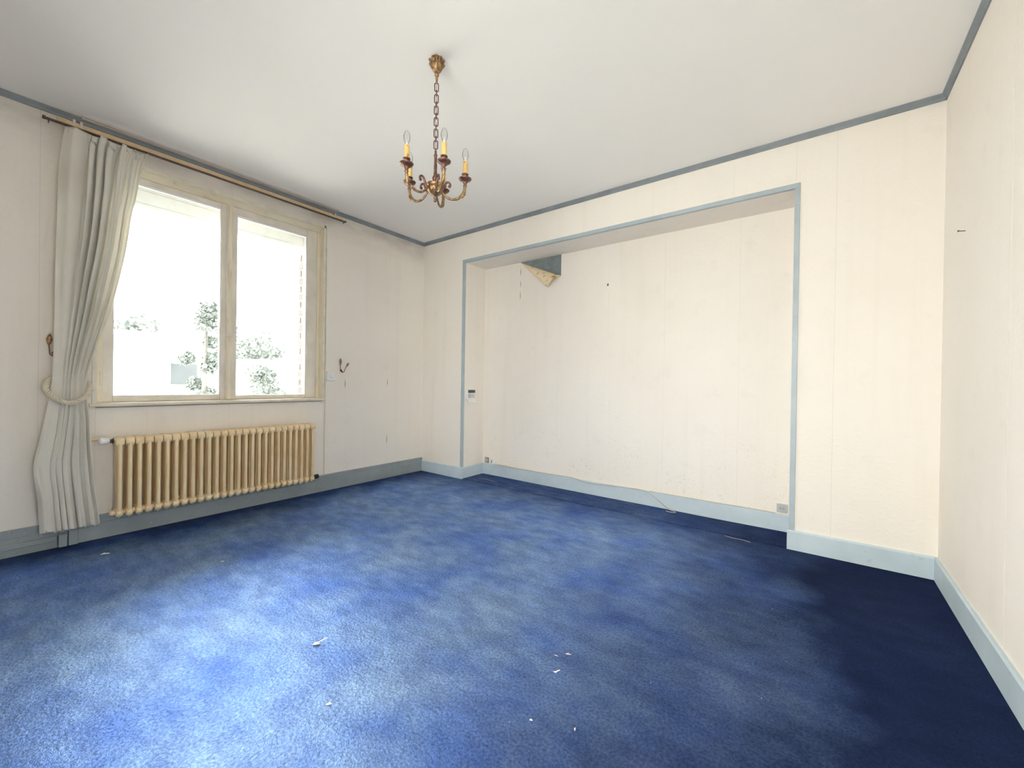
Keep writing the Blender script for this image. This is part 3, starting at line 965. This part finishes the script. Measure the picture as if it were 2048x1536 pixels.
# ------------------------------------------------------------------ switch and cable trunking by the window
sw = empty('light_switch', (PAPER, -1.135, 1.078)); tag(sw, 'square white surface switch beside the window', 'switch')
bpy.context.view_layer.update()
child(MB().box((PAPER, -1.178, 1.036), (.034, -1.092, 1.120)).build('switch_box', M_whiteplastic, bevel=.004), sw)
child(MB().sweep([(.034, 1.062), (.043, 1.066), (.037, 1.096), (.034, 1.096)], -1.148, -1.118, 1).build('rocker', M_whiteplastic, bevel=.001), sw)
tg = MB().box((PAPER, -1.186, .152), (.011, -1.176, 2.46)).build('vertical_trunking', M_sill, bevel=.002)
tag(tg, 'narrow cream cable trunking running down the window edge', 'trunking')
# painted trunking and junction block along the left baseboard
lt = empty('floor_trunking', (.03, -3.2, .06)); tag(lt, 'slate blue painted cable trunking along the baseboard left of the curtain', 'trunking')
bpy.context.view_layer.update()
child(MB().box((.022, YF+.02, .045), (.040, -2.86, .075)).build('trunking_run', M_slate, bevel=.004), lt)
child(MB().box((.022, -2.858, .006), (.060, -2.822, .082)).build('junction_block', M_slate, bevel=.003), lt)
child(MB().box((.022, -2.816, .004), (.052, -2.775, .100)).build('junction_block', M_slate, bevel=.003), lt)

# ------------------------------------------------------------------ thermostat in the alcove
th = empty('thermostat', (A, .10, .90)); tag(th, 'white wall thermostat with open flap on the alcove side', 'thermostat')
bpy.context.view_layer.update()
TX = A+PAPER
child(MB().box((TX, .040, .856), (TX+.030, .168, .962)).build('thermostat_case', M_whiteplastic, bevel=.006, seg=3), th)
child(MB().box((TX+.0295, .050, .922), (TX+.0315, .160, .954)).build('screen', M_darkplastic), th)
child(MB().box((TX+.0295, .050, .868), (TX+.0310, .095, .914)).build('dial_panel', M_greyplastic), th)
for r in range(3):
    for c in range(2):
        child(MB().box((TX+.0295, .102+.027*c, .872+.015*r), (TX+.0325, .123+.027*c, .882+.015*r)).build('button', M_greyplastic), th)
child(MB().sweep([(TX+.026, .857), (TX+.030, .857), (TX+.056, .818), (TX+.053, .816), (TX+.028, .852)], .046, .162, 1).build('flap', M_whiteplastic), th)

# ------------------------------------------------------------------ sockets in the alcove
def socket(name, x0, x1, z0, z1, mat, label, depth=.012, kind='socket'):
    s = empty(name, ((x0+x1)/2, D-PAPER, (z0+z1)/2)); tag(s, label, 'socket')
    bpy.context.view_layer.update()
    y = D-PAPER
    child(MB().box((x0, y-depth, z0), (x1, y, z1)).build('socket_plate', mat, bevel=.003), s)
    cx, cz = (x0+x1)/2, (z0+z1)/2
    if kind == 'socket':
        rg = MB().lathe([(.001, 0), (.019, 0), (.021, .003), (.019, .004), (.017, .001), (.001, .001)], (0, 0, 0), 20).build('socket_well', M_greyplastic, smooth=True)
        rg.rotation_euler = (PI/2, 0, 0); rg.location = (cx, y-depth, cz); child(rg, s)
        for dx in (-.008, .008):
            h_ = MB().lathe([(.0005, 0), (.0027, 0), (.0027, .003), (.0005, .003)], (0, 0, 0), 10).build('pin_hole', M_hole)
            h_.rotation_euler = (PI/2, 0, 0); h_.location = (cx+dx, y-depth, cz); child(h_, s)
    else:
        child(MB().box((cx-.004, y-depth-.002, cz-.018), (cx+.004, y-depth, cz+.018)).build('slot', M_darkplastic), s)
    return s
socket('wall_socket', .690, .748, .130, .192, plain('aged_socket', (.30, .27, .19), .5), 'discoloured brown wall socket low in the alcove corner', .008)
socket('telephone_socket', .768, .838, .126, .186, M_whiteplastic, 'small white telephone socket on the alcove baseboard', .026, 'tel')
socket('wall_socket', 3.478, 3.545, .134, .198, M_greyplastic, 'pale grey wall socket beside the alcove edging strip', .010)

# cable clipped along the alcove baseboard, its loose end lying on the carpet
yb = D-.020
pts = [(.838, D-.012, .134), (1.1, yb-.001, .128), (1.6, yb, .128), (1.80, yb-.001, .130), (1.90, yb-.004, .118), (2.0, yb-.006, .108), (2.10, yb-.006, .112), (2.25, yb-.004, .120), (2.45, yb-.002, .1275), (2.54, yb-.003, .122), (2.60, yb-.004, .090), (2.66, yb-.006, .050), (2.72, yb-.012, .012), (2.765, yb-.025, .0062), (2.79, yb-.045, .006), (2.785, yb-.062, .006), (2.755, yb-.07, .006), (2.72, yb-.062, .006)]
def smooth_path(p, n=6):
    out = []
    for i in range(len(p)-1):
        p0 = Vector(p[max(i-1, 0)]); p1 = Vector(p[i]); p2 = Vector(p[i+1]); p3 = Vector(p[min(i+2, len(p)-1)])
        for k in range(n):
            t = k/n
            out.append(.5*((2*p1)+(p2-p0)*t+(2*p0-5*p1+4*p2-p3)*t*t+(3*p1-p0-3*p2+p3)*t**3))
    out.append(Vector(p[-1]))
    return out
cab = MB().tube(smooth_path(pts), .0032, 7).build('telephone_cable', M_cable, smooth=True)
tag(cab, 'thin beige cable sagging along the alcove baseboard to the carpet', 'cable')
pts2 = [(2.56, yb-.003, .130), (2.64, yb-.001, .1285), (2.8, yb-.001, .1285), (3.0, yb-.001, .1285), (3.47, yb-.001, .130)]
cab2 = MB().tube(smooth_path(pts2), .0026, 6).build('telephone_cable', M_cable, smooth=True)
tag(cab2, 'thin beige cable along the alcove baseboard to the grey socket', 'cable')

# picture hook and nail
ph = empty('picture_hook', (2.143, D-PAPER, 1.955)); tag(ph, 'tiny brass picture hook in the alcove wall', 'hook')
bpy.context.view_layer.update()
child(MB().sweep([(2.135, 1.968), (2.151, 1.968), (2.147, 1.945), (2.139, 1.945)], D-PAPER-.003, D-PAPER, 1).build('hook_plate', M_brass), ph)
ph.children[0].data.update()
child(MB().tube([(2.143, D-PAPER-.003, 1.950), (2.143, D-PAPER-.010, 1.946), (2.143, D-PAPER-.014, 1.953)], .002, 6).build('hook_tongue', M_brass), ph)
nl = MB().tube([(W-PAPER, -.405, 1.783), (W-.024, -.41, 1.785)], .002, 8)
nl.tube([(W-.024, -.41, 1.785), (W-.027, -.4105, 1.7852)], .0045, 8)
tag(nl.build('wall_nail', M_darkbrown), 'small nail sticking out of the plain side wall', 'nail')

# ------------------------------------------------------------------ chandelier
CX, CY = 2.163, -1.795
ch = empty('chandelier', (CX, CY, H)); tag(ch, 'five-arm bronze chandelier with candle lamps hanging from the ceiling', 'chandelier')
def cpart(mb, name, mat, parent=ch, smooth=True):
    o = mb.build(name, mat, parent, smooth=smooth)
    return o
# canopy: fluted leaf cup
def flute(r, z, a):
    k = min(1, max(0, (z+.068)/.03))
    return r*(1+.13*k*abs(math.cos(4*a))+.04*k*math.cos(16*a))
mb = MB().lathe([(.003, -.118), (.005, -.116), (.0055, -.104), (.0075, -.096), (.006, -.090), (.0105, -.084), (.0115, -.074), (.010, -.068), (.015, -.064), (.022, -.056), (.0275, -.044), (.030, -.030), (.0315, -.014), (.029, -.003), (.02, 0)], n=64, flute=flute)
cpart(mb, 'canopy', M_brass)
for k in range(8):
    a = 2*PI*(k+.5)/8
    m2 = MB().tube([(.030*math.cos(a), .030*math.sin(a), -.030), (.036*math.cos(a), .036*math.sin(a), -.020), (.041*math.cos(a), .041*math.sin(a), -.016), (.042*math.cos(a), .042*math.sin(a), -.022)], [.006, .006, .004, .0015], 8)
    o = m2.build('canopy_leaf', M_brass, ch, smooth=True)
# hook to chain
cpart(MB().tube([(0, 0, -.108), (0, 0, -.122)], [.006, .004], 8), 'loop', M_brass)
def link_mesh(name, hh, w, r, mat):
    pts = []
    n = 8
    for i in range(n+1):
        a = PI*i/n; pts.append((w*math.cos(a)*1.0, 0, hh-w*.6+w*.6*math.sin(a)))
    for i in range(n+1):
        a = PI+PI*i/n; pts.append((w*math.cos(a), 0, -hh+w*.6+w*.6*math.sin(a)))
    return MB().tube(pts, r, 7, closed=True).mesh(name, mat, True)
big = link_mesh('chain_link', .0210, .0090, .0027, M_bronze)
small = link_mesh('chain_link', .0125, .0080, .0030, M_bronze)
az = math.atan2(-3.18-CY, 3.70-CX)+PI/2      # flat links turned to the viewpoint
zt = -.117; pitch2 = (.460-.117)/6
for k in range(6):
    o = link('chain_link', big, ch); o.location = (0, 0, zt-.024-pitch2*k); o.rotation_euler = (0, 0, az+random.uniform(-.2, .2))
    if k < 5:
        o = link('chain_link', small, ch); o.location = (0, 0, zt-.024-pitch2*(k+.5)); o.rotation_euler = (0, 0, az+PI/2+random.uniform(-.3, .3))
wire = [(.003*math.sin(i*1.3), .003*math.cos(i*1.7), -.115-.345*i/24) for i in range(25)]
cpart(MB().tube(wire, .0012, 5), 'lamp_wire', M_darkbrown)
# stem
LOW = .013
cpart(MB().lathe([(.002, -.452), (.005, -.455), (.006, -.464), (.004, -.470), (.008, -.474), (.009, -.482), (.0065, -.488), (.0065, -.515), (.008, -.53), (.0075, -.555), (.0095, -.580), (.015, -.590), (.015, -.597), (.012, -.603), (.014, -.617), (.019, -.624)][::-1], n=20), 'stem', M_bronze)
# bowl with ribs and finial
cpart(MB().lathe([(.002, -.700), (.006, -.697), (.009, -.690), (.005, -.684), (.009, -.680), (.020, -.675), (.030, -.667), (.0365, -.655), (.040, -.644), (.038, -.638), (.043, -.632), (.0425, -.624), (.034, -.620), (.018, -.620)], n=48,
      flute=lambda r, z, a: r*(1+.07*abs(math.sin(8*a))) if -.678 < z < -.641 else r), 'bowl', M_brass)
cpart(MB().lathe([(.002, -.712), (.007, -.708), (.009, -.702), (.006, -.696), (.002, -.694)], n=14), 'finial', M_bronze)
# arms
R0 = .155
def arm_parts():
    parts = {}
    ap = smooth_path([(.030, 0, -.628), (.050, 0, -.655), (.072, 0, -.672), (.098, 0, -.676), (.122, 0, -.668), (.142, 0, -.648), (.152, 0, -.628), (R0, 0, -.606)], 6)
    n = len(ap)
    rr = [.0050+.0022*math.sin(i*1.1)**2*(1 if i > n*.45 else .2)+.0015*(i/n) for i in range(n)]
    mb = MB().tube(ap, rr, 9)
    # leaf knuckle at the outer bend
    mb.tube([(.128, 0, -.664), (.140, 0, -.658), (.150, 0, -.646), (.156, 0, -.630)], [.003, .0085, .0085, .004], 8)
    parts['arm'] = mb.mesh('arm', M_brass, True)
    sc = smooth_path([(.036, 0, -.640), (.046, 0, -.628), (.053, 0, -.613), (.059, 0, -.600), (.069, 0, -.593), (.079, 0, -.598), (.082, 0, -.608), (.077, 0, -.614)], 5)
    m = len(sc)
    parts['scroll'] = MB().tube(sc, [.0066-.0024*i/m for i in range(m)], 8).mesh('scroll', M_bronze, True)
    kb = MB().lathe([(.001, -.008), (.006, -.005), (.0075, 0), (.006, .005), (.001, .008)], (.078, 0, -.613), 10)
    sm_ = kb.mesh('scroll_bud', M_bronze, True)
    parts['scroll_bud'] = sm_
    # cup, drip pan, socket
    parts['drip_pan'] = MB().lathe([(.003, -.612), (.008, -.608), (.010, -.602), (.006, -.597), (.009, -.593), (.011, -.586), (.016, -.580), (.025, -.576), (.0315, -.570), (.0325, -.567), (.030, -.5665), (.022, -.571), (.012, -.573), (.010, -.571)], (R0, 0, 0), 28, lambda r, z, a: r*(1+.03*math.cos(12*a)) if r > .02 else r).mesh('drip_pan', M_bronze, True)
    parts['lamp_cup'] = MB().lathe([(.006, -.573), (.011, -.571), (.0125, -.565), (.0105, -.556), (.012, -.551), (.017, -.548), (.0175, -.544), (.013, -.542), (.004, -.542)], (R0, 0, 0), 22).mesh('lamp_cup', M_bronze, True)
    parts['candle_sleeve'] = MB().lathe([(.003, -.543), (.0122, -.543), (.0125, -.52), (.0120, -.495), (.0132, -.487), (.0125, -.483), (.009, -.4815), (.003, -.4815)], (R0, 0, 0), 24, lambda r, z, a: r*(1+.05*math.sin(3*a+60*z)+.03*math.sin(7*a)) if z > -.53 and r > .011 else r).mesh('candle_sleeve', M_candle, True)
    parts['bulb'] = MB().lathe([(.004, -.4815), (.0075, -.480), (.0085, -.473), (.0125, -.462), (.0152, -.450), (.0150, -.438), (.0118, -.425), (.0070, -.416), (.0025, -.4125), (.0005, -.412)], (R0, 0, 0), 22).mesh('bulb', M_bulb, True)
    parts['bulb_base'] = MB().lathe([(.003, -.4815), (.0065, -.4815), (.0065, -.474), (.0025, -.470), (.0018, -.455), (.001, -.455)], (R0, 0, 0), 14).mesh('bulb_base', M_gasket, True)
    return parts
prt = arm_parts()
for k in range(5):
    arm = link('arm', prt['arm'], ch); arm.location = (-.006, -.004, -LOW)
    arm.rotation_euler = (0, 0, math.radians(47+72*k))
    for nm in ('scroll', 'scroll_bud', 'drip_pan', 'lamp_cup', 'candle_sleeve', 'bulb', 'bulb_base'):
        link(nm, prt[nm], arm)

# ------------------------------------------------------------------ litter on the carpet
def scrap(name, x, y, ang, ln, wd, label, stem=0, seed=0, cat='scrap', mat=None):
    rnd = random.Random(seed)
    mb = MB(); vs = []; n = 7
    for i in range(n+1):
        t = i/n
        for k in range(6):
            a = 2*PI*k/6
            r = math.sin(PI*(t*.86+.07))
            vs.append(((t-.5)*ln+rnd.uniform(-.06, .06)*ln, math.cos(a)*wd*.5*r*rnd.uniform(.7, 1.2), max(0, wd*.32*(1+math.sin(a))*r*rnd.uniform(.6, 1.3))))
    fs = [(i*6+k, i*6+(k+1) % 6, (i+1)*6+(k+1) % 6, (i+1)*6+k) for i in range(n) for k in range(6)]
    fs += [tuple(range(6))[::-1], tuple(range(n*6, n*6+6))]
    mb.add(vs, fs)
    if stem:
        mb.tube([(ln*.3, 0, wd*.3), (ln*.5, .004, wd*.5), (ln*.5+stem, .010, wd*.9)], [.0022, .002, .0015], 6)
    o = mb.build(name, mat or M_paper)
    o.location = (x, y, .0022); o.rotation_euler = (0, 0, ang)
    tag(o, label, cat, 'litter on the carpet')
    return o
scrap('paper_scrap', 2.139, -2.359, .95, .026, .016, 'crumpled pale scrap with a thin stalk on the carpet', .026, 1)
scrap('paper_scrap', .376, -2.703, 1.25, .040, .012, 'thin white scrap on the carpet near the curtain', 0, 2)
scrap('paper_scrap', 1.014, -2.316, 1.1, .020, .008, 'tiny whitish scrap on the pale worn carpet facing the radiator', 0, 3)
scrap('paper_scrap', 2.462, -2.485, .9, .018, .008, 'small off-white flake with a brown edge on the carpet', 0, 4)
scrap('paper_scrap', 2.952, -1.795, .5, .022, .009, 'grey paper roll lying flat on the darker carpet', 0, 5, mat=M_greyplastic)
scrap('paper_scrap', 2.918, -1.830, .2, .016, .004, 'short pale sliver beside the grey paper roll', 0, 6)
scrap('paper_scrap', 2.961, -1.910, .3, .012, .007, 'white crumb with a curled thread on the carpet', .010, 7)
scrap('paper_scrap', 3.010, -2.136, .3, .010, .006, 'pale crumb within the darker area on the carpet', 0, 8)
scrap('paper_scrap', 3.133, -2.081, 1.9, .013, .005, 'tan splinter standing up from the carpet beside the darker area', 0, 9)
# fine lint, too small to count
lint = MB(); rnd = random.Random(21)
for _ in range(70):
    x, y = rnd.uniform(.5, 3.6), rnd.uniform(-2.75, -.3)
    s = rnd.uniform(.0008, .0019)
    a = rnd.uniform(0, PI)
    l_ = s*rnd.choice((1, 1, 1, 2.5))
    c, n_ = math.cos(a), math.sin(a)
    lint.add([(x+c*l_, y+n_*l_, .0022), (x-n_*s, y+c*s, .0022), (x-c*l_, y-n_*l_, .0022), (x+n_*s, y-c*s, .0022), (x, y, .0022+s)],
             [(0, 1, 4), (1, 2, 4), (2, 3, 4), (3, 0, 4), (3, 2, 1, 0)])
tag(lint.build('carpet_lint', M_paper), 'fine white lint specks scattered over the carpet', 'lint', kind='stuff')
for i, (pts, lab) in enumerate((
    ([(.80, .12, .006), (.90, .13, .006), (1.0, .115, .006), (1.05, .11, .005)], 'frayed pale thread on the carpet near the alcove corner'),
    ([(3.20, -.03, .004), (3.25, -.045, .004), (3.31, -.042, .004), (3.36, -.055, .0035)], 'frayed tan thread along the carpet join by the alcove edge'))):
    o = MB().tube(smooth_path(pts), .0013, 6).build('carpet_thread', M_cable, smooth=True)
    tag(o, lab, 'thread')
